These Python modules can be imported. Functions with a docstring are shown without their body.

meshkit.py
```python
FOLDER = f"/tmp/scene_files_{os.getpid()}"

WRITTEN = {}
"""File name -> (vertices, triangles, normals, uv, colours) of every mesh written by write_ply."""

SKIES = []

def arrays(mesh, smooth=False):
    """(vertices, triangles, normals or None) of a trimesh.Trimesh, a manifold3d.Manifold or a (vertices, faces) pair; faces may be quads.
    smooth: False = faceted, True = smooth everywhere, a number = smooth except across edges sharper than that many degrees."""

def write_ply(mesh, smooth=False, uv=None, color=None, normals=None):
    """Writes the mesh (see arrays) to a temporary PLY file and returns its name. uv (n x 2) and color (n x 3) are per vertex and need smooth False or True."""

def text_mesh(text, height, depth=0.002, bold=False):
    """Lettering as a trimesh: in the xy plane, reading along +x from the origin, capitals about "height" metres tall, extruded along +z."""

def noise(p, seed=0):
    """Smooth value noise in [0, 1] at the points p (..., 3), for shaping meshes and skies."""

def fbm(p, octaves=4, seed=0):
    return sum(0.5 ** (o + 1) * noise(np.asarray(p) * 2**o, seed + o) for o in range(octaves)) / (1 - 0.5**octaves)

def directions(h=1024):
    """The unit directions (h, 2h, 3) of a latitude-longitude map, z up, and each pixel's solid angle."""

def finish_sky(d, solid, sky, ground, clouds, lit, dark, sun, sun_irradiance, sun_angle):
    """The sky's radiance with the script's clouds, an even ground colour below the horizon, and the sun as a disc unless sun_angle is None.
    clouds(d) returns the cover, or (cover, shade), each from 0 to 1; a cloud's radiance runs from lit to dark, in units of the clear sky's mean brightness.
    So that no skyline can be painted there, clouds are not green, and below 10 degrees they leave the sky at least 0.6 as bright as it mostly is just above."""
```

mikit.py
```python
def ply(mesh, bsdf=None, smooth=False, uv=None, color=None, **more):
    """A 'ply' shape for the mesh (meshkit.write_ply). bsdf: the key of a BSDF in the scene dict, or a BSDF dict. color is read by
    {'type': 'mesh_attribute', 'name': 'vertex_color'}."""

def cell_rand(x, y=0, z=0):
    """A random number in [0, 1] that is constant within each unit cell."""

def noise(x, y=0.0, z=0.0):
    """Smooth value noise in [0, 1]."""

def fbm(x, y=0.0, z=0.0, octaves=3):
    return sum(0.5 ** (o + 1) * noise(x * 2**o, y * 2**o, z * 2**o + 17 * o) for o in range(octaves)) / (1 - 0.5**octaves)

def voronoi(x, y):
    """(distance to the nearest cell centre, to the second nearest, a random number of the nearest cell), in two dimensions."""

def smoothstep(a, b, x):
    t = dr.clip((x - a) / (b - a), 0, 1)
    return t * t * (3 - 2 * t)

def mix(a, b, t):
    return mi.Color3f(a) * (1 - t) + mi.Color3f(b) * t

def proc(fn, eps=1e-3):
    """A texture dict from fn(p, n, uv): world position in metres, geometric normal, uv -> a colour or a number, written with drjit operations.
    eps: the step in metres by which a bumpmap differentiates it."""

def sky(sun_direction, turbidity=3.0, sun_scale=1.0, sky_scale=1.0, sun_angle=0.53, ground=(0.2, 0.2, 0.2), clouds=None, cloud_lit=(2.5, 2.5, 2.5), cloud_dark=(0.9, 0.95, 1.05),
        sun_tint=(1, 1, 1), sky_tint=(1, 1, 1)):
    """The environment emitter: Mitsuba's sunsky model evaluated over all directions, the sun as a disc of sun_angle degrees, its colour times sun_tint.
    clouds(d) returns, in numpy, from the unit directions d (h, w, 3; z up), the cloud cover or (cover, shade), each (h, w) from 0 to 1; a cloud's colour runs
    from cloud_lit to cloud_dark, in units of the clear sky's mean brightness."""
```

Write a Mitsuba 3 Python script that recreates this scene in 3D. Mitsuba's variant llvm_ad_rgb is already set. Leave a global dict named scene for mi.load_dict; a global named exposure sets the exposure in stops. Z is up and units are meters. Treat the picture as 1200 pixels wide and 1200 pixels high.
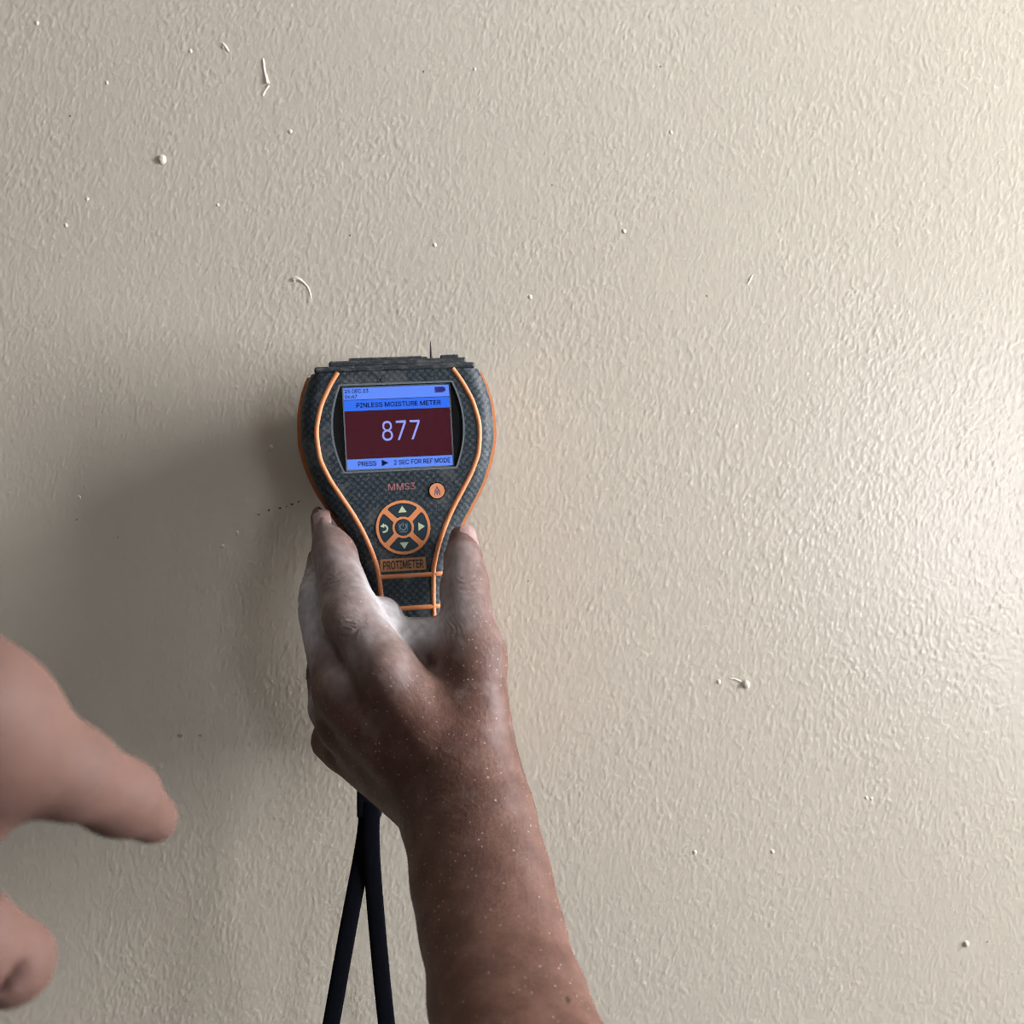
import math, random
import numpy as np
import trimesh
import shapely
from shapely.geometry import Polygon, Point, LineString, box as sbox
from shapely import affinity
import manifold3d as m3
import drjit as dr
import mitsuba as mi
import mikit, meshkit
from mikit import proc, noise, fbm, voronoi, cell_rand, smoothstep, mix

random.seed(7)
T = mi.ScalarTransform4f
scene, labels = {'type': 'scene'}, {}

# ------------------------------------------------------------------ camera, light, exposure
WALL_BUMP = 0.000034
D = 0.465            # lens to wall, metres; the wall's face is the plane y = 0
ZC = 1.40            # lens height
F = 1200.0           # focal length in pixels of the 1200 frame
exposure = 0.0
scene['camera'] = {'type': 'thinlens', 'fov': 2 * math.degrees(math.atan(600 / F)), 'aperture_radius': 0.0015, 'focus_distance': 0.415,
                   'near_clip': 0.01, 'far_clip': 50.0,
                   'to_world': T().look_at(origin=[0, -D, ZC], target=[0, 0, ZC], up=[0, 0, 1])}
WIN = dict(x=1.05, y0=-0.6, y1=-0.08, z0=1.2, z1=2.15)      # daylit window in the wall on the right
WIN2 = dict(y0=-2.2, y1=-1.45, z0=1.06, z1=1.7)
DAY = (32.0, 32.4, 34.6)
DAY2 = (8.8, 9.2, 10.8)
ROOM = dict(x0=-1.9, x1=1.05, y0=-3.2, z0=0.0, z1=2.55)


def P(px, py, h):
    """World point h metres off the wall that the photograph shows at pixel (px, py)."""
    d = D - h
    return np.array([(px - 600) / F * d, -h, ZC - (py - 600) / F * d])


# ------------------------------------------------------------------ helpers
def numbered(k):
    if k not in scene and not any(q.startswith(k + '__') for q in scene):
        return k
    i = 1
    while f'{k}_{i:03d}' in scene or any(q.startswith(f'{k}_{i:03d}__') for q in scene):
        i += 1
    return f'{k}_{i:03d}'


def put(key, mesh, bsdf, parent=None, smooth=False, label=None, uv=None, color=None, **more):
    key = numbered(f'{parent}__{key}' if parent else key)
    scene[key] = mikit.ply(mesh, bsdf, smooth=smooth, uv=uv, color=color, **more)
    if label:
        labels[key] = {'label': label}
    return key


def struct(key, mesh, bsdf, label, smooth=False, **more):
    k = put(key, mesh, bsdf, smooth=smooth, **more)
    labels[k] = {'label': label, 'kind': 'structure'}
    return k


def cat(meshes):
    return trimesh.util.concatenate(meshes)


def boxm(a, b):
    a, b = np.minimum(a, b), np.maximum(a, b)
    m = trimesh.creation.box(extents=b - a)
    m.apply_translation((a + b) / 2)
    return m


def to_tm(man):
    q = man.to_mesh()
    return trimesh.Trimesh(q.vert_properties[:, :3], q.tri_verts, process=False)


def to_man(tm):
    return m3.Manifold(m3.Mesh(np.asarray(tm.vertices, np.float32), np.asarray(tm.faces, np.uint32)))


def rbox(a, b, r=0.5, seg=12):
    """Rounded box as the hull of eight spheres."""
    a, b = np.minimum(a, b) + r, np.maximum(a, b) - r
    s = m3.Manifold.sphere(r, seg)
    return m3.Manifold.batch_hull([s.translate((x, y, z)) for x in (a[0], b[0]) for y in (a[1], b[1]) for z in (a[2], b[2])])


def tube(path, r, n=10, scale=(1, 1), up=(0, 0, 1), caps=True):
    """A tube along path (k, 3); r a number or one per point; scale squashes it across (side, up)."""
    path = np.asarray(path, float)
    r = np.broadcast_to(np.asarray(r, float), (len(path),))
    t = np.gradient(path, axis=0)
    t /= np.linalg.norm(t, axis=1, keepdims=True)
    up = np.asarray(up, float)
    s = np.cross(t, up)
    s /= np.linalg.norm(s, axis=1, keepdims=True) + 1e-12
    u = np.cross(s, t)
    ang = np.linspace(0, 2 * np.pi, n, endpoint=False)
    ring = path[:, None] + r[:, None, None] * (np.cos(ang)[None, :, None] * s[:, None] * scale[0] + np.sin(ang)[None, :, None] * u[:, None] * scale[1])
    v = ring.reshape(-1, 3)
    f = []
    for i in range(len(path) - 1):
        for j in range(n):
            a, b = i * n + j, i * n + (j + 1) % n
            f += [[a, b + n, b], [a, a + n, b + n]]
    if caps:
        v = np.vstack([v, path[0], path[-1]])
        for j in range(n):
            f += [[len(v) - 2, j, (j + 1) % n], [len(v) - 1, (len(path) - 1) * n + (j + 1) % n, (len(path) - 1) * n + j]]
    m = trimesh.Trimesh(v, f, process=False)
    m.fix_normals()
    return m


def smooth_path(pts, n):
    from scipy.interpolate import CubicSpline
    pts = np.asarray(pts, float)
    t = np.concatenate([[0], np.cumsum(np.linalg.norm(np.diff(pts, axis=0), axis=1))])
    return CubicSpline(t, pts)(np.linspace(0, t[-1], n))


# ------------------------------------------------------------------ materials
def srgb(*c):
    c = np.array(c, float) / 255
    return tuple(float(x) for x in np.where(c <= 0.04045, c / 12.92, ((c + 0.055) / 1.055) ** 2.4))


def rgb(c):
    return {'type': 'rgb', 'value': list(c)}


def principled(color, rough=0.5, spec=0.5, **k):
    return {'type': 'principled', 'base_color': color if isinstance(color, dict) else rgb(color), 'roughness': rough, 'specular': spec, **k}


def two(b):
    return {'type': 'twosided', 'bsdf': b}


def bump(b, fn, scale, eps=2e-4):
    return {'type': 'bumpmap', 'texture': proc(fn, eps=eps), 'scale': scale, 'bsdf': b}


def wall_relief(p, n, uv):
    # away from the modelled patch the same orange peel continues as fine relief
    x, z = p.x * 1000, p.z * 1000
    far = smoothstep(252.0, 265.0, dr.maximum(dr.abs(x), dr.abs(z - 1000 * ZC)))
    return far * (noise(x * 0.45, z * 0.30, 1.5) + 0.5 * noise(x * 0.9, z * 0.6, 4.5))


def wall_mesh():
    """The wall's face: orange-peel bumps modelled over the part in view, plain beyond, and closed behind."""
    from scipy.ndimage import gaussian_filter
    step = 0.0005
    k = int(round(0.265 / step))
    inner = np.arange(-k, k + 1) * step
    xs = np.concatenate([np.linspace(ROOM['x0'], -0.30, 8), inner, np.linspace(0.30, ROOM['x1'], 8)])
    zs = np.concatenate([np.linspace(ROOM['z0'], ZC - 0.30, 8), ZC + inner, np.linspace(ZC + 0.30, ROOM['z1'], 8)])
    rng = np.random.default_rng(5)
    n = 2 * k + 1

    def field(sx, sz, shear=0):
        g = gaussian_filter(rng.standard_normal((n, n)), (sx / step / 1000, sz / step / 1000))
        if shear:
            g = np.stack([np.roll(r, int(i * shear)) for i, r in enumerate(g)])
        return g / g.std()

    a = field(0.42, 0.62, 0.22)
    a = np.where(a > -0.4, a, -0.4 + 0.3 * (a + 0.4))
    b = field(0.34, 0.38)
    c = field(9, 12)
    d = (a * (1 + 0.15 * c) + 0.40 * b) * WALL_BUMP
    u = np.abs(inner)
    fade = np.clip((0.265 - u) / 0.012, 0, 1)
    d *= fade[:, None] * fade[None, :]
    X, Z = np.meshgrid(xs, zs, indexing='ij')
    Y = np.zeros_like(X)
    Y[8:8 + n, 8:8 + n] = -d
    v = np.stack([X, Y, Z], -1).reshape(-1, 3)
    idx = np.arange(len(v)).reshape(X.shape)
    p, q, r, t = idx[:-1, :-1].ravel(), idx[1:, :-1].ravel(), idx[1:, 1:].ravel(), idx[:-1, 1:].ravel()
    return trimesh.Trimesh(v, np.vstack([np.stack([p, q, r], 1), np.stack([p, r, t], 1)]), process=False)


def wall_paint(p, n, uv):
    x, z = p.x, p.z
    t = fbm(x * 9, z * 9, 2.0)
    return mix((0.575, 0.520, 0.415), (0.610, 0.555, 0.445), t)


scene['m_wall'] = two(bump(principled(proc(wall_paint), 0.27, 0.75), wall_relief, 0.0002, eps=1.5e-4))
scene['m_paint'] = two(principled((0.63, 0.57, 0.46), 0.34, 0.5))
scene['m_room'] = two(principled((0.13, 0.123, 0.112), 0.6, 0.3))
scene['m_ceiling'] = two(principled((0.6, 0.588, 0.570), 0.8, 0.2))
scene['m_floor'] = two(principled(proc(lambda p, n, uv: mix((0.10, 0.075, 0.055), (0.16, 0.12, 0.09), fbm(p.x * 3, p.y * 14, 1.0))), 0.45, 0.4))
scene['m_trim'] = two(principled((0.75, 0.74, 0.71), 0.4, 0.5))
scene['m_pencil'] = two(principled((0.10, 0.09, 0.075), 0.7, 0.2))
scene['m_scuff'] = two(principled((0.33, 0.28, 0.21), 0.6, 0.3))

# ------------------------------------------------------------------ the room
R = ROOM
struct('wall_back', wall_mesh(), 'm_wall', 'beige wall with glossy orange-peel paint behind the meter', smooth=True)
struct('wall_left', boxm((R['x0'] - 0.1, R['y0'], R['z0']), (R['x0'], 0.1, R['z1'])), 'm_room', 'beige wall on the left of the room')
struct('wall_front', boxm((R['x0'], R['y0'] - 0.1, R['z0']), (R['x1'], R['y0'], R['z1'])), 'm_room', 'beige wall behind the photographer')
x0, x1 = R['x1'], R['x1'] + 0.12
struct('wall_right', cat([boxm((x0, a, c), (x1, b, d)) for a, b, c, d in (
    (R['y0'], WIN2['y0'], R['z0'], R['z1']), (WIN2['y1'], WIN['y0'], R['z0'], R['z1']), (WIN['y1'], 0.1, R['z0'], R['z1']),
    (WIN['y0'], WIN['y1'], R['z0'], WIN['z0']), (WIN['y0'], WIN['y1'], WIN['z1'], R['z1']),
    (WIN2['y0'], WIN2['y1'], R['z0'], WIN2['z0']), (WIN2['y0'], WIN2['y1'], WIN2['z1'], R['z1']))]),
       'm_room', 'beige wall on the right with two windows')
struct('floor', boxm((R['x0'] - 0.1, R['y0'] - 0.1, -0.1), (R['x1'] + 0.12, 0.1, 0.0)), 'm_floor', 'brown wooden floor')
struct('ceiling', boxm((R['x0'] - 0.1, R['y0'] - 0.1, R['z1']), (R['x1'] + 0.12, 0.1, R['z1'] + 0.1)), 'm_ceiling', 'white ceiling')
struct('baseboard_back', boxm((R['x0'], -0.014, 0.0), (R['x1'], 0.0, 0.09)), 'm_trim', 'white baseboard under the beige wall')


def rect_x(x, ya, yb, za, zb):
    return trimesh.Trimesh([[x, ya, za], [x, yb, za], [x, yb, zb], [x, ya, zb]], [[0, 2, 1], [0, 3, 2]], process=False)


def window(key, w, label, day, fr=0.04):
    struct(key, cat([boxm((x0 + 0.02, w['y0'], w['z0']), (x1 - 0.02, w['y0'] + fr, w['z1'])), boxm((x0 + 0.02, w['y1'] - fr, w['z0']), (x1 - 0.02, w['y1'], w['z1'])),
                     boxm((x0 + 0.02, w['y0'] + fr, w['z0']), (x1 - 0.02, w['y1'] - fr, w['z0'] + fr)), boxm((x0 + 0.02, w['y0'] + fr, w['z1'] - fr), (x1 - 0.02, w['y1'] - fr, w['z1']))]),
           'm_trim', label)
    put('pane', rect_x((x0 + x1) / 2 + 0.005, w['y0'] + fr, w['y1'] - fr, w['z0'] + fr, w['z1'] - fr), principled((0.8, 0.8, 0.8), 0.4), key,
        emitter={'type': 'area', 'radiance': rgb(day), 'sampling_weight': 1.0})


window('window_1', WIN, 'white framed window letting in daylight on the right, next to the corner', DAY)
window('window_2', WIN2, 'smaller white framed window farther along the right wall', DAY2)

# paint drips, lumps and specks that stand proud of the wall: children of the wall
WB = 'wall_back'


def lump(px, py, rpx, flat=0.55):
    c = P(px, py, 0.0)
    r = rpx * D / F
    m = trimesh.creation.icosphere(subdivisions=2)
    m.vertices = m.vertices * (1 + 0.25 * (meshkit.noise(m.vertices * 1.7 + px) - 0.5)[:, None]) * np.array([r, r * flat, r * 1.15]) + c
    return m


def drip(pts, rpx):
    path = smooth_path([P(x, y, 0.0) for x, y in pts], 18)
    rr = np.interp(np.linspace(0, 1, 18), np.linspace(0, 1, len(rpx)), rpx) * D / F
    return tube(path, rr, 8, up=(0, -1, 0))


put('paint_lump', lump(190, 187, 5.0, 0.7), 'm_paint', WB, 30, label='largest round lump of dried paint')
for q in ((340, 154, 2.6), (125, 97, 2.2), (77, 264, 2.4), (223, 60, 2.2), (318, 525, 3.0), (43, 27, 2.6), (102, 233, 2.2), (509, 287, 2.4), (731, 271, 2.6), (556, 81, 2.0),
          (786, 155, 2.2), (621, 348, 2.4), (262, 55, 3.0), (1015, 1135 - 200, 2.0), (814, 999, 2.6), (905, 998, 2.4), (842, 799, 2.6), (1021, 936, 1.8), (255, 240, 2.0), (93, 583, 2.0),
          (278, 625, 2.4), (261, 640, 2.2)):
    put('paint_speck', lump(*q), 'm_paint', WB, 30)
put('paint_drip', drip([(344, 328), (349, 327), (355, 331), (360, 336), (363, 343), (365, 352)], [2.6, 2.2, 1.4, 1.3, 1.2, 0.6]), 'm_paint', WB, 40, label='curled paint drip above the meter')
put('paint_drip', drip([(308, 69), (309, 76), (310, 84), (312, 92), (313, 98)], [1.4, 1.7, 1.5, 2.2, 2.6]), 'm_paint', WB, 40, label='long upright paint drip near the top')
put('paint_drip', drip([(315, 100), (311, 106), (308, 112)], [1.8, 1.0, 1.5]), 'm_paint', WB, 40)
put('paint_drip', drip([(261, 51), (264, 55), (268, 61)], [1.6, 2.2, 1.0]), 'm_paint', WB, 40)
put('paint_drip', drip([(855, 795), (861, 796), (868, 799)], [0.9, 1.2, 1.4]), 'm_paint', WB, 40)
put('paint_lump', lump(874, 802, 4.4, 0.8), 'm_paint', WB, 30, label='paint lump at the end of a short drip, right of the hand')
put('paint_drip', drip([(882, 322), (879, 327), (876, 333)], [1.0, 1.7, 1.0]), 'm_paint', WB, 40)
put('paint_lump', lump(1132, 1106, 3.4, 0.8), 'm_paint', WB, 30)


def dot(px, py, rpx, sx=1.0):
    c = P(px, py, 0.0)
    m = trimesh.creation.icosphere(subdivisions=1)
    m.vertices = m.vertices * np.array([rpx * sx, 0.35, rpx]) * D / F + c
    return m


for q in ((350, 588, 1.3, 1.1), (342, 591, 1.4, 1.3), (328, 595.5, 1.3, 1.4), (315, 598, 1.2, 1.2), (303, 603, 0.8, 2.5), (336, 593.5, 0.6, 2.0)):
    put('pencil_mark', dot(*q), 'm_pencil', WB, True)
for q in ((90, 609, 1.1, 0.7), (138, 630, 1.0, 0.9), (82, 136, 1.2, 1.0), (496, 84, 1.2, 0.9), (774, 78, 1.2, 0.9), (410, 276, 1.0, 1.2), (721, 173, 0.8, 1.0), (647, 217, 0.8, 1.0), (828, 347, 1.0, 0.9), (619, 681, 1.0, 0.8), (1157, 1104, 0.9, 0.9)):
    put('dark_speck', dot(*q), 'm_pencil', WB, True)
put('scuff_mark', dot(211, 862, 2.2, 1.6), 'm_scuff', WB, True)
put('scuff_mark', dot(235, 862, 1.2, 2.4), 'm_scuff', WB, True)

# ------------------------------------------------------------------ the moisture meter, in its own millimetres
MM = 0.35            # millimetres per photograph pixel at the meter's face
ROLL, YAW = math.radians(3.0), math.radians(7.5)
H_FACE = 0.045
O = P(467, 500, H_FACE)
cr, sr = math.cos(ROLL), math.sin(ROLL)
B0 = np.array([[cr, -sr, 0], [0, 0, -1], [sr, cr, 0]])
cy, sy = math.cos(YAW), math.sin(YAW)
RZ = np.array([[cy, -sy, 0], [sy, cy, 0], [0, 0, 1]])
BM = RZ @ B0          # columns: the meter's x (right), y (up), z (out of its face)


def W(v):
    return np.asarray(v, float) / 1000 @ BM.T + O


def meter(key, mesh, bsdf, parent='moisture_meter', smooth=False, label=None, uv=True, **more):
    if not isinstance(mesh, trimesh.Trimesh):
        mesh = to_tm(mesh)
    if smooth is not True and smooth is not False:
        mesh = trimesh.graph.smooth_shade(mesh, angle=np.radians(smooth), facet_minarea=None)
        smooth = True
    loc = np.array(mesh.vertices)
    out = trimesh.Trimesh(W(loc), np.array(mesh.faces), process=False)
    return put(key, out, bsdf, parent, smooth, label, uv=loc[:, :2] / 1000 if uv else None, **more)


from scipy.interpolate import PchipInterpolator
YS = np.array([-420, -400, -360, -250, -200, -170, -140, -115, -95, -70, -40, -10, 15, 45, 73, 80]) * MM
HS = np.array([36, 42, 44, 44, 47, 52, 60, 71, 83, 97, 108, 113.5, 113, 107, 95, 91]) * MM
hw = PchipInterpolator(YS, HS)
LY = np.array([-420, -215, -172, -150, -125, -100, -78, -55, -30, -5, 22, 45, 70]) * MM
LH = np.array([29, 30, 32, 37, 46, 58, 71, 84, 93, 95, 90, 80, 64]) * MM
lw = PchipInterpolator(LY, LH)
Y_TOP, Y_BOT = 66 * MM, -405 * MM
RED = 7.0            # edge rolling


def face_z(x, y):
    d = np.clip(hw(np.clip(y, YS[0], YS[-1])) - np.abs(x), 0, RED)
    z = -RED * 0.8 + RED * 0.8 * np.sqrt(np.clip(1 - ((RED - d) / RED) ** 2, 0, 1))
    db = np.clip(y - Y_BOT, 0, 6.0)
    return z - (5 - 5 * np.sqrt(np.clip(1 - ((6.0 - db) / 6.0) ** 2, 0, 1)))


def slab(top, bottom, grow=0.0, ny=110, nx=41, y0=Y_BOT, y1=Y_TOP):
    """Closed solid over the meter's outline between two height functions of (x, y)."""
    ys = np.linspace(y0, y1, ny)
    s = np.sin(np.linspace(-np.pi / 2, np.pi / 2, nx))
    X = s[None, :] * (hw(ys) + grow)[:, None]
    Y = np.repeat(ys[:, None], nx, 1)
    XI = s[None, :] * hw(ys)[:, None]
    zt = np.broadcast_to(top(XI, Y), X.shape)
    zb = np.broadcast_to(bottom(XI, Y), X.shape)
    v = np.vstack([np.stack([X, Y, zt], -1).reshape(-1, 3), np.stack([X, Y, zb], -1).reshape(-1, 3)])
    idx = np.arange(ny * nx).reshape(ny, nx)
    f = []
    a, b, c, d = idx[:-1, :-1].ravel(), idx[:-1, 1:].ravel(), idx[1:, 1:].ravel(), idx[1:, :-1].ravel()
    n = ny * nx
    f += [np.stack([a, b, c], 1), np.stack([a, c, d], 1), np.stack([a + n, c + n, b + n], 1), np.stack([a + n, d + n, c + n], 1)]
    loop = np.concatenate([idx[0, :-1], idx[:-1, -1], idx[-1, :0:-1], idx[:0:-1, 0]])
    nxt = np.roll(loop, -1)
    f += [np.stack([loop, loop + n, nxt + n], 1), np.stack([loop, nxt + n, nxt], 1)]
    m = trimesh.Trimesh(v, np.vstack(f), process=False)
    m.merge_vertices()
    m.fix_normals()
    return m


def prism(poly, z0, z1):
    if poly.geom_type != 'Polygon':
        return cat([prism(g, z0, z1) for g in poly.geoms])
    m = trimesh.creation.extrude_polygon(poly, z1 - z0, engine='earcut')
    m.apply_translation((0, 0, z0))
    return m


def pillow(poly, z0, z1, r=0.3):
    """A prism whose upper edge is chamfered by r."""
    cs = m3.CrossSection([np.asarray(poly.exterior.coords)[:-1]] + [np.asarray(i.coords)[:-1] for i in poly.interiors], m3.FillRule.EvenOdd)
    low = m3.Manifold.extrude(cs, z1 - z0 - r).translate((0, 0, z0))
    for i in range(3):
        t0, t1 = i / 3, (i + 1) / 3
        ins = r * (1 - math.sqrt(max(0, 1 - t1 ** 2)))
        low = low + m3.Manifold.extrude(cs.offset(-ins, m3.JoinType.Round), r / 3 + 0.001).translate((0, 0, z1 - r + t0 * r - 0.001))
    return low


def weave(p, n, uv):
    s = dr.sin(uv.x * (1000 * math.pi / 1.55)) * dr.sin(uv.y * (1000 * math.pi / 1.55))
    return s * 0.5 + 0.5


def shell_col(p, n, uv):
    x, y = uv.x * 1000, uv.y * 1000
    s = weave(p, n, uv)
    dust = smoothstep(0.52, 0.78, fbm(x * 0.16, y * 0.16, 3.0)) * 0.10 + smoothstep(0.72, 0.85, noise(x * 2.1, y * 2.1, 5.0)) * 0.14
    c = mix(srgb(26, 35, 40), srgb(45, 56, 62), smoothstep(0.35, 0.85, s))
    return mix(c, srgb(150, 146, 138), dust)


def plastic_dust(base, amount):
    def fn(p, n, uv):
        x, y = uv.x * 1000, uv.y * 1000
        d = smoothstep(0.5, 0.75, fbm(x * 0.3, y * 0.9, 1.0)) * amount + smoothstep(0.68, 0.8, noise(x * 2.4, y * 2.4, 5.0)) * amount * 0.6
        return mix(base, srgb(165, 160, 150), d)
    return proc(fn)


scene['m_shell'] = bump(principled(proc(shell_col), 0.52, 0.3), lambda p, n, uv: weave(p, n, uv), 0.00012, eps=1e-4)
scene['m_black'] = principled(plastic_dust(srgb(34, 40, 44), 0.12), 0.5, 0.4)
scene['m_recess'] = principled(srgb(12, 13, 15), 0.3, 0.5)
scene['m_frame_edge'] = principled(srgb(96, 104, 106), 0.35, 0.5)
scene['m_orange'] = principled(plastic_dust(srgb(202, 126, 78), 0.12), 0.45, 0.4)
scene['m_button'] = principled(srgb(28, 44, 52), 0.4, 0.5)
scene['m_icon'] = principled(srgb(172, 184, 148), 0.6, 0.3)
scene['m_icon_dark'] = principled(srgb(92, 72, 92), 0.6, 0.3)
scene['m_power_icon'] = principled(srgb(96, 116, 122), 0.6, 0.3)
scene['m_model_text'] = principled(srgb(160, 98, 96), 0.6, 0.3)
scene['m_brand_plate'] = principled(srgb(164, 112, 72), 0.5, 0.4)
scene['m_brand_text'] = principled(srgb(30, 24, 20), 0.5, 0.4)
scene['m_pin'] = principled(srgb(52, 48, 46), 0.5, 0.3, metallic=0.5)
scene['m_screen_ink'] = principled(srgb(10, 12, 44), 0.7, 0.1)
scene['m_screen_off'] = principled((0.02, 0.02, 0.02), 0.4, 0.3)
scene['m_lit'] = {'type': 'diffuse', 'reflectance': rgb((0.01, 0.01, 0.01))}
scene['m_glass'] = {'type': 'thindielectric', 'int_ior': 1.3}

M_ = 'moisture_meter'
labels[M_] = {'label': 'black and orange handheld moisture meter with lit colour screen reading 877, held against the wall', 'category': 'moisture meter'}
SEAM = -13.0


def back_z(x, y):
    t = np.clip((y + 45) / 35, 0, 1)
    t = t * t * (3 - 2 * t)
    base = -25 - 11 * t
    d = np.clip(hw(np.clip(y, YS[0], YS[-1])) - np.abs(x), 0, 9.0)
    return base + 8 * (1 - np.sqrt(np.clip(1 - ((9 - d) / 9) ** 2, 0, 1)))


front = slab(face_z, lambda x, y: SEAM + 0 * x)
back = slab(lambda x, y: (SEAM - 7.0) + 0 * x, back_z, 0.4)
band = slab(lambda x, y: SEAM + 0 * x, lambda x, y: SEAM - 7.0 + 0 * x, 2.1)
# screen opening with bowed sides
th = np.linspace(-1, 1, 25)
SX, SYH = 21.9, 16.9
right = [(SX + 0.9 + 3.9 * (1 - t * t), t * (SYH + 0.7)) for t in th]
opening = Polygon(right + [(-x, -y) for x, y in right])
man = to_man(front) - to_man(prism(opening, -3.4, 5)) if not to_man(front).is_empty() else None
meter('front_shell', man, 'm_shell', smooth=35, label='dark woven-pattern plastic face')
meter('side_band', band, 'm_orange', smooth=35, label='orange rubber band round the side')
meter('back_shell', back, 'm_black', smooth=35, label='dark plastic back')
pad = m3.Manifold.cylinder(3.2, 15, 14, 48).translate((0, 12, -39.0))
meter('sensor_pad', pad, 'm_black', smooth=30, label='round sensor pad on the back')

ys = np.linspace(-172, 66, 60) * MM
for s in (-1, 1):
    yy = ys if s < 0 else np.linspace(-400, 66, 90) * MM
    pts = np.stack([s * lw(yy), yy, face_z(s * lw(yy), yy) + 0.05], 1)
    meter('orange_stripe', tube(pts, 0.98, 10, (1, 0.75)), 'm_orange', smooth=40, label='orange stripe curving down beside the screen')
for yb in (-175, -213):
    xx = np.linspace(-1, 1, 24) * (hw(yb * MM) - 0.4)
    if yb == -175:
        xx = np.linspace(-lw(yb * MM), hw(yb * MM) - 0.4, 24)
    pts = np.stack([xx, np.full_like(xx, yb * MM) + 0.0 * xx, face_z(xx, np.full_like(xx, yb * MM)) + 0.05], 1)
    meter('cross_stripe', tube(pts, 0.95, 10, (1, 0.75)), 'm_orange', smooth=40, label='orange stripe across the handle')
yy = np.linspace(-400, -172, 30) * MM
pts = np.stack([-lw(yy), yy, face_z(-lw(yy), yy) + 0.05], 1)
meter('orange_stripe', tube(pts, 1.0, 10, (1, 0.75)), 'm_orange', smooth=40)

# screen
recess = to_man(prism(opening.buffer(-0.02), -3.4, -3.0))
meter('screen_recess', recess, 'm_recess', label='black glossy recess round the screen')
rim = opening.buffer(0.55).difference(opening.buffer(-0.15))
meter('screen_rim', prism(rim, -1.0, 0.12), 'm_frame_edge', label='thin grey rim round the screen recess')
SW, SH = 43.2 / 2, 33.4 / 2
frame = sbox(-SW - 0.55, -SH - 0.55, SW + 0.55, SH + 0.55).difference(sbox(-SW, -SH, SW, SH))
SCR = M_ + '__screen'
scr = to_tm(rbox((-SW - 0.3, -SH - 0.3, -3.0), (SW + 0.3, SH + 0.3, -2.0), 0.2))
loc = scr
meter('screen', scr, 'm_screen_off', label='lit display with blue bars and a dark red field')
meter('bezel', prism(frame, -2.9, -1.75), 'm_frame_edge', SCR)


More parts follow.
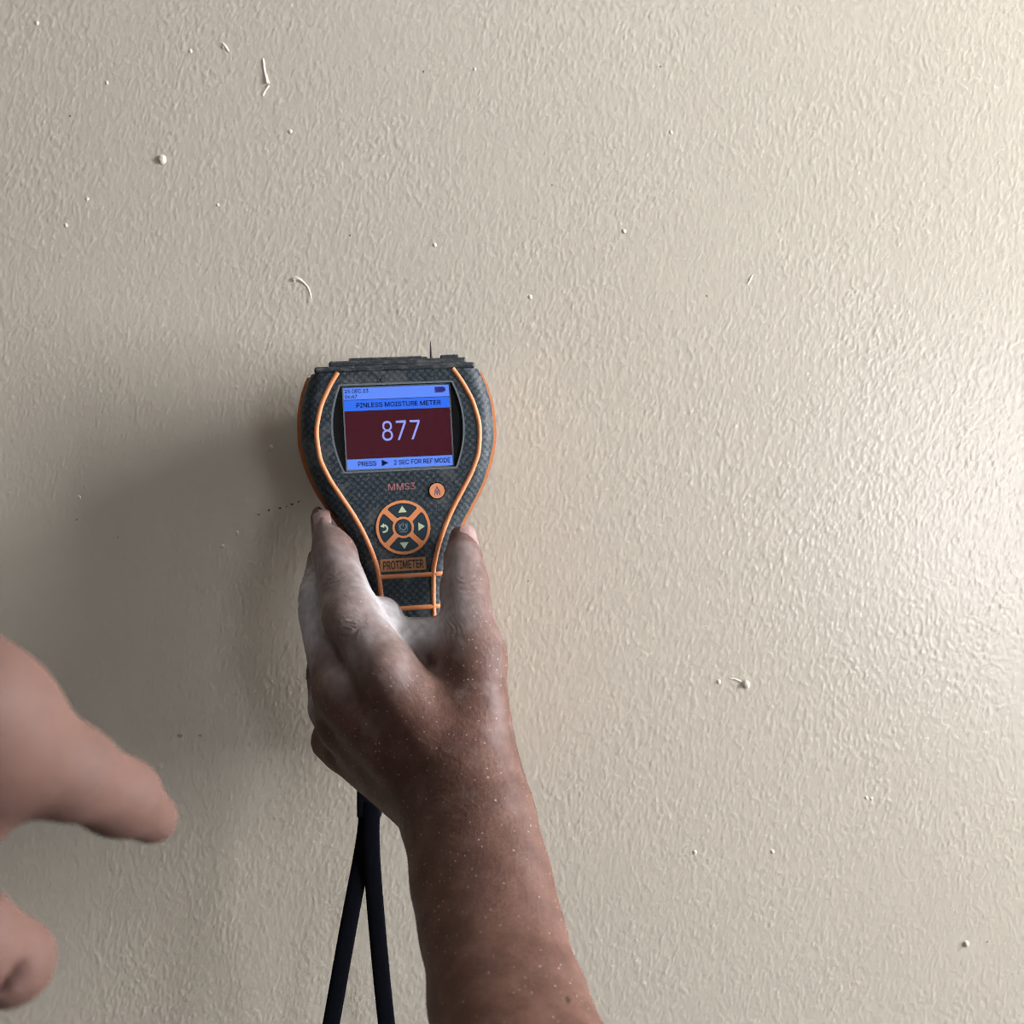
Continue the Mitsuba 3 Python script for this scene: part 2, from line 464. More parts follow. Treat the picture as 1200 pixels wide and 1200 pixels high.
def flat(poly, z):
    v, f = trimesh.creation.triangulate_polygon(poly, engine='earcut')
    return trimesh.Trimesh(np.column_stack([v, np.full(len(v), z)]), f, process=False)


def lit(key, mesh, c, power=1.0):
    meter(key, mesh, 'm_lit', SCR, uv=False, emitter={'type': 'area', 'radiance': rgb([x * power for x in c]), 'sampling_weight': 0.02})


def srow(f0, f1):
    return sbox(-SW, SH - f1 * 2 * SH, SW, SH - f0 * 2 * SH)


zs = -1.95
lit('status_bar', flat(srow(0.0, 0.143), zs), srgb(98, 142, 255))
lit('title_bar', flat(srow(0.150, 0.282), zs), srgb(48, 112, 246))
lit('reading_field', flat(srow(0.285, 0.868), zs), srgb(66, 10, 26))
lit('footer_bar', flat(srow(0.874, 1.0), zs), srgb(98, 142, 255))


def text(s, height, depth, width=None, bold=False):
    m = meshkit.text_mesh(s, height, depth, bold)
    if width:
        b = m.bounds
        m.apply_scale((width / (b[1][0] - b[0][0]), 1, 1))
    b = m.bounds
    m.apply_translation((-b[0][0], 0, 0))
    return m


def place(m, x, y, z, center=False):
    m = m.copy()
    b = m.bounds
    m.apply_translation((x - ((b[0][0] + b[1][0]) / 2 if center else 0), y, z))
    return m


def scry(f):
    return SH - f * 2 * SH


zt = zs + 0.02
meter('date', place(text('25 DEC 23', 1.45, 0.05, 9.6, True), -SW + 0.5, scry(0.062), zt), 'm_screen_ink', SCR)
meter('time', place(text('06:47', 1.45, 0.05, 4.9, True), -SW + 0.5, scry(0.128), zt), 'm_screen_ink', SCR)
meter('title', place(text('PINLESS MOISTURE METER', 1.85, 0.05, 34.6, True), 0.6, scry(0.243), zt, True), 'm_screen_ink', SCR)
meter('footer_text', place(text('PRESS', 1.85, 0.05, 7.4, True), -SW + 4.4, scry(0.962), zt), 'm_screen_ink', SCR)
meter('footer_text', place(text('2 SEC FOR REF MODE', 1.85, 0.05, 23.2, True), -SW + 19.0, scry(0.962), zt), 'm_screen_ink', SCR)
meter('footer_arrow', prism(Polygon([(-SW + 14.0, scry(0.975)), (-SW + 14.0, scry(0.893)), (-SW + 16.8, scry(0.934))]), zt, zt + 0.05), 'm_screen_ink', SCR)
bat = sbox(SW - 5.9, scry(0.092), SW - 2.2, scry(0.022)).union(sbox(SW - 2.3, scry(0.08), SW - 1.5, scry(0.034)))
meter('battery_icon', prism(bat, zt, zt + 0.05), principled(srgb(28, 32, 120), 0.5), SCR)
num = place(text('877', 8.0, 0.04, 15.6), 1.0, scry(0.66), zt, True)
keep = num.face_normals[:, 2] > 0.5
num = trimesh.Trimesh(num.vertices, num.faces[keep], process=False)
lit('reading', num, srgb(150, 162, 246))
meter('display_glass', flat(opening.buffer(-0.1), -0.7), 'm_glass', label='clear window over the screen', uv=False)

# model lettering, light button, keypad, brand plate (positions in photograph pixels from the screen centre)


def fpt(px, py):
    dx, dy = (px - 467) * MM, (500 - py) * MM
    return np.array([cr * dx + sr * dy, -sr * dx + cr * dy])


tx, ty = fpt(471, 574)
meter('model_lettering', place(text('MMS3', 2.75, 0.12, 11.0), tx, ty, 0.0, True), 'm_model_text')
bx, by = fpt(512, 575)
btn = pillow(Point(bx, by).buffer(3.15, 24), -0.6, 0.95, 0.35)
k = meter('light_button', btn, 'm_orange', smooth=30, label='small round orange button right of the model lettering')
meter('button_rim', prism(Point(bx, by).buffer(3.6, 24).difference(Point(bx, by).buffer(3.15, 24)), -0.3, 0.06), 'm_recess', k)
tri = Polygon([(bx - 1.3, by - 0.5), (bx + 1.3, by - 0.5), (bx, by + 2.0)])
ico = tri.difference(tri.buffer(-0.42)).union(sbox(bx - 1.2, by - 1.0, bx + 1.2, by - 0.72)).union(sbox(bx - 1.2, by - 1.9, bx - 0.8, by - 1.0)).union(sbox(bx + 0.75, by - 1.9, bx + 1.15, by - 1.0)).union(sbox(bx - 0.2, by - 1.9, bx + 0.2, by + 0.6))
meter('icon', prism(ico, 0.9, 1.0), 'm_icon_dark', k)

kx, ky = fpt(472.5, 618)
RO = 11.1
C = Point(kx, ky)
ringp = C.buffer(9.75, 48)
inner = C.buffer(4.6, 32)
KEYS = []
for a in range(4):
    ang = math.radians(90 * a)
    # sector kept clear of the diagonal spokes
    sp = 1.30
    big = 40
    wedge = Polygon([(0, 0), (big, big), (big, -big)]).buffer(-sp, join_style=2)
    wedge = affinity.translate(affinity.rotate(wedge, 90 * a, origin=(0, 0)), kx, ky)
    KEYS.append(ringp.intersection(wedge).difference(inner).buffer(-0.5).buffer(0.5))
base = C.buffer(RO, 64)
hole = C.buffer(3.25, 32)
ringpoly = base.difference(shapely.union_all([q.buffer(0.18) for q in KEYS] + [hole.buffer(0.2)]))
KP = meter('keypad', pillow(ringpoly, -0.4, 0.8, 0.4), 'm_orange', smooth=35, label='round orange keypad frame with four arrow keys')
meter('well', prism(base.buffer(-0.6), -0.4, 0.1), 'm_recess', KP)


def tri_icon(ang):
    t = Polygon([(-1.75, -1.15), (1.75, -1.15), (0, 1.6)])
    t = affinity.rotate(t, ang, origin=(0, 0))
    return t


for a, q in enumerate(KEYS):
    meter('arrow_key', pillow(q, 0.0, 0.7, 0.25), 'm_button', KP, 30)
    c0 = (kx + 7.3 * math.cos(a * math.pi / 2), ky + 7.3 * math.sin(a * math.pi / 2))
    if a == 2:
        arc = [(c0[0] - 0.5 + 1.35 * math.cos(t), c0[1] - 0.1 + 1.35 * math.sin(t)) for t in np.linspace(-1.8, 1.9, 16)]
        sh = LineString(arc).buffer(0.36).union(Polygon([(c0[0] - 2.0, c0[1] + 0.9), (c0[0] - 0.5, c0[1] + 2.2), (c0[0] - 0.4, c0[1] + 0.2)]))
    else:
        sh = affinity.translate(tri_icon({0: -90, 1: 0, 3: 180}[a]), *c0)
    meter('icon', prism(sh, 0.65, 0.78), 'm_icon', KP)
meter('power_key', pillow(hole, 0.0, 1.0, 0.4), 'm_button', KP, 30)
arc = [(kx + 1.25 * math.cos(t), ky + 0.3 + 1.25 * math.sin(t)) for t in np.linspace(math.radians(130), math.radians(410), 20)]
pw = LineString(arc).buffer(0.22).union(sbox(kx - 0.2, ky + 0.4, kx + 0.2, ky + 1.9)).union(sbox(kx - 1.4, ky - 1.95, kx + 1.4, ky - 1.6)).union(
    sbox(kx - 1.75, ky - 1.4, kx - 1.5, ky + 1.8)).union(sbox(kx + 1.5, ky - 1.4, kx + 1.75, ky + 1.8))
meter('icon', prism(pw, 0.95, 1.08), 'm_power_icon', KP)

px_, py_ = fpt(472.5, 661.5)
plate = affinity.translate(sbox(-8.9, -2.2, 8.9, 2.2).buffer(0.4, 6), px_, py_)
k = meter('brand_plate', pillow(plate, -0.3, 0.5, 0.2), 'm_brand_plate', smooth=30, label='small orange name plate under the keypad')
meter('lettering', place(text('PROTIMETER', 3.3, 0.3, 16.4, True), px_, py_ - 1.65, 0.45, True), 'm_brand_text', k)

# protective cap at the top, in stepped layers, and the pin that shows above it
cap = rbox((-94 * MM, 65.5 * MM, -31), (94 * MM, 73.5 * MM, -0.4), 1.2, 16)
k = meter('pin_cap', cap, 'm_black', smooth=30, label='dusty black cap across the top')
meter('cap_step', rbox((-77 * MM, 72 * MM, -29), (84 * MM, 80.0 * MM, -1.6), 1.0, 16), 'm_black', k, 30)
meter('cap_latch', rbox((-54 * MM, 79 * MM, -20), (33 * MM, 83.5 * MM, -3.0), 0.6, 12), 'm_black', k, 30)
meter('cap_latch', rbox((8 * MM, 79 * MM, -24), (40 * MM, 85 * MM, -9), 0.6, 12), 'm_black', k, 30)
meter('cap_latch', rbox((54 * MM, 79 * MM, -20), (76 * MM, 84.0 * MM, -3.0), 0.6, 12), 'm_black', k, 30)
pb = np.array([44.5 * MM, 80 * MM, -12.0])
pinp = np.stack([pb + np.array([0, t, 0]) for t in np.linspace(0, 8.6, 8)])
meter('pin', tube(pinp, [0.75, 0.62, 0.5, 0.42, 0.38, 0.34, 0.28, 0.1], 8, up=(0, 0, 1)), 'm_pin', smooth=40, uv=False, label='thin dark metal pin')
lug = to_man(prism(affinity.translate(Point(0, 0).buffer(3.4, 16).difference(Point(0, 0).buffer(1.6, 16)), -8.0, Y_BOT - 0.5), -17, -13))
meter('strap_lug', lug, 'm_black', smooth=30)

# ------------------------------------------------------------------ bodies as smooth distance fields


def rcone(p, a, b, r1, r2):
    ba = b - a
    l2 = ba @ ba
    rr = r1 - r2
    a2 = l2 - rr * rr
    il2 = 1 / l2
    pa = p - a
    y = pa @ ba
    z = y - l2
    q = pa * l2 - y[..., None] * ba
    x2 = (q * q).sum(-1)
    y2 = y * y * l2
    z2 = z * z * l2
    k = np.sign(rr) * rr * rr * x2
    out = (np.sqrt(np.maximum(x2 * a2 * il2, 0)) + y * rr) * il2 - r1
    e1 = np.sign(z) * a2 * z2 > k
    e2 = (np.sign(y) * a2 * y2 < k) & ~e1
    out = np.where(e1, np.sqrt(x2 + z2) * il2 - r2, out)
    return np.where(e2, np.sqrt(x2 + y2) * il2 - r1, out)


def relax(m, rounds, lam=0.5, mu=-0.51):
    from scipy.sparse import coo_matrix
    e = m.edges_unique
    n = len(m.vertices)
    i = np.concatenate([e[:, 0], e[:, 1]])
    j = np.concatenate([e[:, 1], e[:, 0]])
    A = coo_matrix((np.ones(len(i)), (i, j)), shape=(n, n)).tocsr()
    deg = np.maximum(np.asarray(A.sum(1)), 1)
    v = np.array(m.vertices)
    for _ in range(rounds):
        for w in (lam, mu):
            v = v + w * (A @ v / deg - v)
    return trimesh.Trimesh(v, m.faces, process=False)


class Field:
    def __init__(self, lo, hi, step):
        self.lo, self.step = np.asarray(lo, float), step
        self.n = np.ceil((np.asarray(hi) - lo) / step).astype(int) + 1
        self.f = np.full(self.n, 60.0, np.float32)

    def sub(self, lo, hi):
        i0 = np.clip(np.floor((lo - self.lo) / self.step).astype(int), 0, self.n - 1)
        i1 = np.clip(np.ceil((hi - self.lo) / self.step).astype(int) + 1, 1, self.n)
        g = np.stack(np.meshgrid(*[self.lo[k] + self.step * np.arange(i0[k], i1[k]) for k in range(3)], indexing='ij'), -1)
        return tuple(slice(a, b) for a, b in zip(i0, i1)), g

    @staticmethod
    def smin(a, b, k):
        h = np.maximum(k - np.abs(a - b), 0) / k
        return np.minimum(a, b) - h * h * k * 0.25

    def bone(self, a, b, ra, rb, k=4.0):
        m = max(k, 3) + 3 * self.step
        a, b = np.asarray(a, float), np.asarray(b, float)
        sl, g = self.sub(np.minimum(a - ra, b - rb) - m, np.maximum(a + ra, b + rb) + m)
        self.f[sl] = self.smin(self.f[sl], rcone(g, a, b, ra, rb), k)

    def chain(self, pts, rs, k=3.0, kin=4.0):
        """A finger: its own bones are joined smoothly first, then it joins the body with k."""
        pts = [np.asarray(p, float) for p in pts]
        m = max(k, 3) + 3 * self.step
        lo = np.min([p - r for p, r in zip(pts, rs)], axis=0) - m
        hi = np.max([p + r for p, r in zip(pts, rs)], axis=0) + m
        sl, g = self.sub(lo, hi)
        d = None
        for i in range(len(pts) - 1):
            e = rcone(g, pts[i], pts[i + 1], rs[i], rs[i + 1])
            d = e if d is None else self.smin(d, e, kin)
        self.f[sl] = self.smin(self.f[sl], d, k)

    def carve(self, a, b, r, k=1.5, rb=None):
        a, b = np.asarray(a, float), np.asarray(b, float)
        m = r + k + 3 * self.step
        sl, g = self.sub(np.minimum(a, b) - m, np.maximum(a, b) + m)
        self.f[sl] = -self.smin(-self.f[sl], rcone(g, a, b, r, rb or r), k)

    def mesh(self, rounds=6):
        f = self.f
        n = self.n
        s = f < 0
        idx = -np.ones(n - 1, int)
        acc = np.zeros(tuple(n - 1) + (3,), np.float32)
        cnt = np.zeros(n - 1, np.float32)
        N0, N1, N2 = n
        quads = []
        edges = []
        for ax in range(3):
            sl0 = [slice(None)] * 3
            sl1 = [slice(None)] * 3
            sl0[ax] = slice(0, -1)
            sl1[ax] = slice(1, None)
            f0, f1 = f[tuple(sl0)], f[tuple(sl1)]
            cr_ = (f0 < 0) != (f1 < 0)
            ii = np.argwhere(cr_)
            t = f0[cr_] / (f0[cr_] - f1[cr_])
            pos = ii.astype(np.float32)
            pos[:, ax] += t
            edges.append((ax, ii, pos, f0[cr_] < 0))
            o = [k for k in range(3) if k != ax]
            for da in (0, 1):
                for db in (0, 1):
                    c = ii.copy()
                    c[:, o[0]] -= da
                    c[:, o[1]] -= db
                    ok = np.all((c >= 0) & (c < n - 1), axis=1)
                    np.add.at(acc, tuple(c[ok].T), pos[ok])
                    np.add.at(cnt, tuple(c[ok].T), 1)
        cells = np.argwhere(cnt > 0)
        idx[tuple(cells.T)] = np.arange(len(cells))
        v = acc[tuple(cells.T)] / cnt[tuple(cells.T)][:, None] * self.step + self.lo
        for ax, ii, pos, inside in edges:
            o = [(ax + 1) % 3, (ax + 2) % 3]
            q = []
            for da, db in ((1, 1), (0, 1), (0, 0), (1, 0)):
                c = ii.copy()
                c[:, o[0]] -= da
                c[:, o[1]] -= db
                ok = np.all((c >= 0) & (c < n - 1), axis=1)
                q.append(np.where(ok, idx[tuple(np.clip(c, 0, n - 2).T)], -1))
            q = np.stack(q, 1)
            q = np.where(inside[:, None], q, q[:, ::-1])
            quads.append(q[(q >= 0).all(1)])
        q = np.vstack(quads)
        m = trimesh.Trimesh(v, np.vstack([q[:, [0, 1, 2]], q[:, [0, 2, 3]]]), process=False)
        return relax(m, rounds)


def Q(px, py, h):
    return P(px, py, h) * 1000


def nail(center, along, out, width, length, radius, thick=0.45):
    """A curved fingernail plate (millimetres) with its free edge towards `along` and its face towards `out`."""
    along = np.asarray(along, float)
    along /= np.linalg.norm(along)
    out = np.asarray(out, float) - (np.asarray(out, float) @ along) * along
    out /= np.linalg.norm(out)
    side = np.cross(along, out)
    u = np.linspace(-1, 1, 17)
    t = np.linspace(-1, 1, 15)
    U, V = np.meshgrid(u, t, indexing='ij')
    # rounded outline: superellipse mapping
    wv = (1 - np.abs(V) ** 4) ** 0.25
    wv = np.maximum(wv, 0.35)
    ang = U * wv * (width / 2) / radius
    drop = 0.06 * length * V ** 2
    top = center + along * (V * length / 2)[..., None] + side * (radius * np.sin(ang))[..., None] + out * (radius * (np.cos(ang) - 1) - drop)[..., None]
    bot = top - out * thick
    n = top.shape[0] * top.shape[1]
    idx = np.arange(n).reshape(top.shape[:2])
    a, b, c, d = idx[:-1, :-1].ravel(), idx[1:, :-1].ravel(), idx[1:, 1:].ravel(), idx[:-1, 1:].ravel()
    f = [np.stack([a, b, c], 1), np.stack([a, c, d], 1), np.stack([a, c, b], 1) + n, np.stack([a, d, c], 1) + n]
    loop = np.concatenate([idx[0, :-1], idx[:-1, -1], idx[-1, :0:-1], idx[:0:-1, 0]])
    nx = np.roll(loop, -1)
    f += [np.stack([loop, loop + n, nx + n], 1), np.stack([loop, nx + n, nx], 1)]
    m = trimesh.Trimesh(np.vstack([top.reshape(-1, 3), bot.reshape(-1, 3)]), np.vstack(f), process=False)
    m.fix_normals()
    return m


# ------------------------------------------------------------------ the hand that holds the meter
lo = np.array([-85, -300, 1090]) * 1.0
hi = np.array([75, -8, 1420]) * 1.0
hf = Field(lo, hi, 1.38)
# back of the hand
for c0, r0, m0, r1 in (((547, 922, .086), 15.5, (452, 788, .080), 12.5), ((526, 936, .081), 15.5, (402, 812, .072), 11.5),
                       ((510, 943, .073), 14.5, (402, 848, .060), 10.5), ((503, 942, .064), 13.5, (404, 876, .050), 9.5)):
    hf.bone(Q(*c0), Q(*m0), r0, r1, 6)
hf.bone(Q(475, 830, .066), Q(540, 865, .074), 15, 17, 9)
hf.bone(Q(450, 880, .056), Q(520, 925, .066), 12, 14, 9)
hf.bone(Q(555, 925, .084), Q(560, 975, .093), 17, 16.5, 9)
# thumb side
hf.bone(Q(556, 890, .084), Q(553, 770, .072), 15.0, 12.5, 8)
hf.bone(Q(468, 752, .061), Q(538, 750, .061), 9.5, 9.5, 8)
hf.chain([Q(553, 770, .072), Q(544, 690, .060), Q(543, 655, .055), Q(540, 630, .050)], [12.5, 9.2, 7.3, 4.8], 5, 3)
hf.bone(Q(551, 690, .059), Q(555, 676, .057), 6.6, 5.6, 2.5)
# forearm: radius and ulna side by side
ARM = [((573, 965, .094), 16.5, (524, 975, .088), 15.0, (548, 968, .092), 15.5), ((591, 1035, .108), 14.2, (535, 1040, .104), 13.0, (563, 1037, .107), 14.0),
       ((610, 1100, .124), 12.6, (545, 1100, .121), 12.0, (577, 1100, .123), 13.0), ((631, 1175, .145), 13.2, (559, 1175, .142), 12.8, (595, 1175, .144), 14.0),
       ((654, 1250, .166), 14.2, (576, 1250, .164), 14.0, (614, 1250, .165), 15.0), ((745, 1500, .235), 21.0, (640, 1500, .233), 21.0, (692, 1500, .234), 22.0)]
for a, b in zip(ARM[:-1], ARM[1:]):
    for q in (0, 2, 4):
        hf.bone(Q(*a[q]), Q(*b[q]), a[q + 1], b[q + 1], 12)
# fingers
hf.chain([Q(404, 876, .050), Q(389, 868, .045), Q(391, 836, .034), Q(400, 806, .029)], [9.5, 8.0, 6.6, 6.0], 2.5, 2.5)
hf.chain([Q(402, 848, .060), Q(388, 829, .053), Q(379, 782, .039), Q(379, 746, .030)], [10, 8.6, 7.4, 6.4], 2.0, 2.5)
hf.chain([Q(402, 812, .072), Q(372, 703, .053), Q(381, 662, .038), Q(392, 640, .030)], [11, 8.8, 7.6, 6.6], 2.0, 3)
hf.chain([Q(452, 788, .080), Q(413, 722, .071), Q(392, 650, .051), Q(382, 608, .041)], [12, 10.6, 8.3, 6.4], 1.6, 4)
hf.bone(Q(449, 737, .063), Q(446, 725, .061), 9.5, 9.0, 2.0)
# small bumps of the knuckles
for q, r in (((452, 784, .0865), 6.0), ((396, 808, .0775), 5.5), ((383, 826, .058), 4.5), ((403, 722, .076), 5.0)):
    hf.bone(Q(*q), Q(q[0] + 2, q[1] + 6, q[2]), r, r, 6)
# the flesh gives way where the meter's handle presses into it
sl, g = hf.sub(np.array(lo), np.array([40, -8, 1420.0]))
loc = (g / 1000 - O) @ BM * 1000
yy = np.clip(loc[..., 1], YS[0], YS[-1])
dx = np.abs(loc[..., 0]) - hw(yy) - 3.3
dzz = np.maximum(loc[..., 2] - 1.5, -27.5 - loc[..., 2])
dyy = Y_BOT - 9.0 - loc[..., 1]
dd = np.maximum(np.maximum(dx, dzz), dyy)
hf.f[sl] = -Field.smin(-hf.f[sl], dd, 1.5)
body = hf.mesh(7)
parts = body.split(only_watertight=False)
body = max(parts, key=lambda q: len(q.vertices))
body = relax(body.subdivide(), 3)


def on_skin(px, py, verts):
    """The point of the skin that lies first on the line of sight through a pixel (millimetres)."""
    d = D * 1000 + verts[:, 1]
    q = np.hypot(600 + F * verts[:, 0] / d - px, 600 - F * (verts[:, 2] - ZC * 1000) / d - py)
    near = q < max(3.0, q.min() + 0.5)
    return verts[near][np.argmin(d[near])]


BV = np.array(body.vertices)
MOLE = on_skin(667, 1169, BV)
# creases: (centre, direction across the creases, reach, spacing, depth) in millimetres
CREASE = [(on_skin(px, py, BV), a, r, sp, dep) for px, py, a, r, sp, dep in (
    (406, 736, (0.25, 0, -1.0), 5.5, 2.0, .55), (557, 682, (-0.3, 0, -1.0), 5.0, 2.2, .45), (522, 738, (0.9, 0, 0.45), 5.5, 1.9, .5), (386, 681, (0.3, 0, -1.0), 4.5, 2.0, .4),
    (560, 925, (0.3, 0.1, -1.0), 15.0, 2.1, .07), (510, 945, (0.1, 0.1, -1.0), 13.0, 2.3, .10), (386, 812, (0.5, 0, -0.8), 5.0, 2.0, .3), (455, 795, (0.4, 0, -0.8), 7.0, 2.2, .10))]


def crease_depth(v):
    h = np.zeros(len(v))
    w = 2.4 * meshkit.fbm(v * 0.16, 2, 3)
    for c, a, r, sp, dep in CREASE:
        m = np.exp(-((v - np.asarray(c)) ** 2).sum(1) / (r * r))
        h += dep * m * np.sin(np.pi * (v @ np.asarray(a) / sp + w)) ** 4
    return h


nrm = np.array(body.vertex_normals)
vv = np.array(body.vertices)
body.vertices = vv - nrm * (crease_depth(vv) + 0.16 * (meshkit.fbm(vv * 0.45, 3, 1) - 0.5))[:, None]
body.vertices /= 1000


DUST = [(*(P(px, py, h) * 1000), r, a) for px, py, h, r, a in (
    (362, 712, .060, 11, 1.0), (366, 745, .066, 10, .8), (368, 672, .050, 9, .6), (374, 780, .062, 9, .45), (369, 826, .058, 6, .7), (386, 652, .060, 10, .30), (400, 690, .075, 11, .28), (420, 730, .082, 10, .18),
    (440, 690, .068, 7, .9), (455, 718, .070, 8, 1.0), (470, 728, .070, 7, .9), (490, 730, .068, 9, .75), (515, 735, .068, 8, .6), (425, 665, .060, 7, .5),
    (527, 690, .063, 10, .40), (536, 655, .060, 8, .34), (540, 725, .075, 11, .26), (412, 760, .085, 12, .2), (382, 620, .050, 8, .2), (468, 760, .085, 14, .16), (396, 800, .082, 7, .22))]


def skin_a(p, n, uv):
    x, y, z = p.x * 1000, p.y * 1000, p.z * 1000
    t = fbm(x * 0.13, z * 0.13, y * 0.13)
    base = mix((0.082, 0.038, 0.026), (0.116, 0.058, 0.041), smoothstep(0.25, 0.75, t))
    base = base * (0.86 + 0.28 * noise(x * 1.5, z * 1.5, y * 1.5))
    d = mi.Float(0)
    for cx, cy_, cz, r, a in DUST:
        d = d + a * dr.exp(-(dr.square(x - cx) + dr.square(y - cy_) + dr.square(z - cz)) / (r * r))
    d = dr.clip(d, 0, 1.05) * (0.35 + 0.75 * fbm(x * 0.4, z * 0.28, y * 0.4)) + 0.10 * smoothstep(0.5, 0.8, fbm(x * 0.15 + 9, z * 0.15, y * 0.15)) * smoothstep(1270.0, 1340.0, z)
    # loose plaster grains: one small dot in some of the cells of a grid
    cs = 1.55
    ux, uy, uz = x / cs, y / cs, z / cs
    fx, fy, fz = dr.floor(ux), dr.floor(uy), dr.floor(uz)
    h0 = cell_rand(fx, fy, fz)
    ox, oy, oz = cell_rand(fx + 31, fy, fz), cell_rand(fx, fy + 57, fz), cell_rand(fx, fy, fz + 83)
    dd = dr.sqrt(dr.square(ux - fx - 0.25 - 0.5 * ox) + dr.square(uy - fy - 0.25 - 0.5 * oy) + dr.square(uz - fz - 0.25 - 0.5 * oz))
    thin = 0.10 + 0.26 * smoothstep(0.35, 0.75, fbm(x * 0.05 + 5, z * 0.05, y * 0.05))
    g = dr.select(h0 < thin, smoothstep(0.24, 0.10, dd) * (0.25 + 0.75 * cell_rand(fx + 7, fy + 7, fz)), 0.0)
    d = dr.maximum(d, 0.8 * g)
    c = mix(base, (0.43, 0.415, 0.41), dr.clip(d, 0, 1))
    mole = dr.sqrt(dr.square((x - float(MOLE[0])) * 1.25) + dr.square((y - float(MOLE[1])) * 0.6) + dr.square((z - float(MOLE[2])) * 0.85)) + 0.7 * (noise(x * 1.3, z * 1.3, 1.0) - 0.5)
    return mix(c, (0.035, 0.014, 0.010), smoothstep(1.5, 0.8, mole) * 0.8)


def skin_relief(p, n, uv):
    x, y, z = p.x * 1000, p.y * 1000, p.z * 1000
    a = noise(x * 0.9 + 0.5 * z, z * 0.9 - 0.4 * x, y * 0.9)
    b = noise(x * 2.1, z * 2.1, y * 2.1)
    h = 0.55 * a + 0.45 * b
    return h


scene['m_skin_dusty'] = bump(principled(proc(skin_a), 0.56, 0.26), skin_relief, 0.0002, eps=2e-4)
scene['m_nail_dusty'] = principled(proc(lambda p, n, uv: mix((0.20, 0.115, 0.095), (0.29, 0.20, 0.18), fbm(p.x * 250, p.y * 250, p.z * 250))), 0.35, 0.5)
labels['person'] = {'label': 'bare brown forearm and dust-whitened left hand gripping the moisture meter', 'category': 'person'}
put('body', body, 'm_skin_dusty', 'person', True)


def on_surface(mesh, p, d):
    loc, _, tri = mesh.ray.intersects_location([p + d * 0.03], [-d], multiple_hits=True)
    if len(loc) == 0:
        return p
    return loc[np.argmax(loc @ d)]


def add_nail(mesh, at, along, out, wid, length, rad, mat, parent, lab=None, lift=0.05):
    out = np.asarray(out, float)
    along = np.asarray(along, float)
    along /= np.linalg.norm(along)
    out = out - (out @ along) * along
    out /= np.linalg.norm(out)
    c = on_surface(mesh, np.asarray(at), out) * 1000 + out * (lift)
    m = nail(c, along, out, wid, length, rad)
    m.vertices = m.vertices / 1000
    put('fingernail', m, mat, parent, True, lab)


add_nail(body, P(380, 613, .045), P(376, 592, .036) - P(386, 640, .049), (0.0, -0.99, 0.1), 7.8, 8.6, 6.4, 'm_nail_dusty', 'person', 'fingernail of the index finger')
add_nail(body, P(546, 635, .051), P(542, 622, .049) - P(550, 656, .054), (0.62, -0.75, 0.15), 9.5, 11.5, 6.2, 'm_nail_dusty', 'person', 'pinkish thumbnail')

# ------------------------------------------------------------------ the pointing hand, close to the lens on the left
hb = Field(np.array([-440., -450, 1215]), np.array([-50., -195, 1440]), 1.4)
for m0, r1 in (((-15, 860, .262), 14.0), ((-42, 828, .268), 13.5), ((-110, 778, .268), 12.5), ((-172, 728, .266), 11.5)):
    hb.bone(Q(-400, 885, .272), Q(*m0), 19, r1, 9)
hb.bone(Q(-330, 930, .262), Q(-50, 930, .258), 17, 13, 8)
hb.bone(Q(-400, 890, .273), np.array([-250., -270, 1338]), 21, 23, 12)
hb.bone(np.array([-250., -270, 1338]), np.array([-395., -385, 1290]), 23, 33, 12)
hb.chain([Q(-15, 866, .262), Q(80, 905, .250), Q(140, 934, .236), Q(180, 960, .224)], [13.5, 9.2, 8.0, 5.6], 5, 4)
hb.chain([Q(-42, 828, .268), Q(2, 832, .238), Q(-70, 852, .230), Q(-112, 872, .244)], [12.5, 9.2, 8.2, 7.0], 2.5, 3)
hb.chain([Q(-110, 778, .268), Q(-76, 778, .238), Q(-136, 802, .231), Q(-168, 826, .244)], [12, 8.8, 7.8, 6.8], 2, 3)
hb.chain([Q(-172, 728, .266), Q(-150, 736, .241), Q(-196, 766, .235), Q(-218, 788, .246)], [11, 7.8, 6.9, 6.0], 2, 3)
hb.chain([Q(-330, 945, .264), Q(-160, 1052, .272), Q(-50, 1103, .268), Q(12, 1128, .258)], [17, 12.5, 9.8, 8.8], 6, 4)
hb.carve(Q(-14, 1160, .2665), Q(26, 1134, .2655), 1.5, 2.0)
pb_ = hb.mesh(6)
pb_ = max(pb_.split(only_watertight=False), key=lambda q: len(q.vertices))
pb_.vertices /= 1000


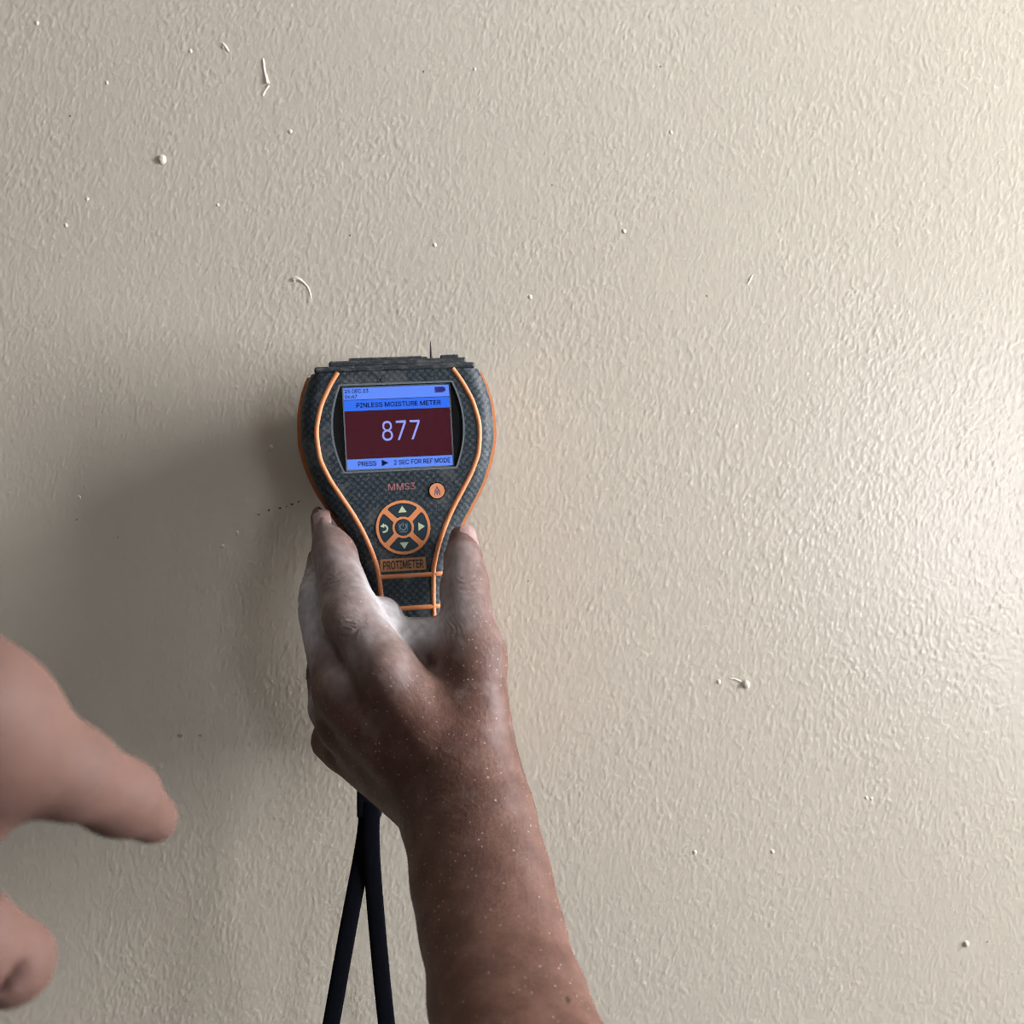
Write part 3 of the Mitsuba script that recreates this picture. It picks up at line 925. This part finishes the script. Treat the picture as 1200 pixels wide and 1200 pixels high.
def skin_b(p, n, uv):
    x, y, z = p.x * 1000, p.y * 1000, p.z * 1000
    return mix((0.088, 0.047, 0.035), (0.122, 0.067, 0.052), fbm(x * 0.06, z * 0.06, y * 0.06)) * (0.94 + 0.12 * noise(x, y, z))


scene['m_skin_light'] = bump(principled(proc(skin_b), 0.68, 0.25), skin_relief, 0.00015, eps=2e-4)
labels['person_001'] = {'label': 'pale hand at the left edge with a finger pointing at the meter', 'category': 'person'}
put('body', pb_, 'm_skin_light', 'person_001', True)
scene['m_nail_pale'] = principled((0.50, 0.30, 0.30), 0.3, 0.5)

# ------------------------------------------------------------------ wrist strap
scene['m_strap'] = principled((0.004, 0.0045, 0.007), 0.75, 0.05)
labels['wrist_strap'] = {'label': 'black looped wrist strap hanging from the bottom of the moisture meter', 'category': 'strap'}


def ribbon(path, width, thick):
    """A flat strap along path with its broad side towards the room."""
    return tube(path, 1.0, 16, (width / 2, thick / 2), up=(0, -1, 0))


lugw = W(np.array([-8.0, Y_BOT - 2.5, -15.0]))
hS = 0.030
sl0, sl1 = P(433, 900, hS), P(433, 957, hS)
sleeve = to_tm(rbox((-5.1, -2.6, 0), (5.1, 2.6, (sl0 - sl1)[2] * 1000), 0.8, 12))
sleeve.vertices = sleeve.vertices / 1000 + sl1
put('sleeve', sleeve, 'm_strap', 'wrist_strap', 30, 'black sleeve joining the two ends of the strap')
left = [P(431, 940, hS), P(427, 985, hS), P(417, 1040, hS + .001), P(404, 1110, hS + .002), P(388, 1200, hS + .002), P(372, 1300, hS), P(372, 1400, hS), P(396, 1470, hS), P(425, 1490, hS)]
rightp = [P(436, 940, hS + .0025), P(435, 990, hS + .0025), P(438, 1040, hS + .002), P(444, 1110, hS + .001), P(453, 1200, hS), P(464, 1300, hS), P(466, 1400, hS), P(450, 1470, hS), P(425, 1490, hS)]
loop = smooth_path(left + rightp[::-1][1:], 90)
put('band', ribbon(loop, 0.0073, 0.0013), 'm_strap', 'wrist_strap', 60)
cordp = smooth_path([lugw, (lugw + sl0) / 2 + np.array([0, -0.001, 0]), sl0 - np.array([0, 0, 0.006])], 12)
put('cord', tube(cordp, 0.0011, 8), 'm_strap', 'wrist_strap', 60)
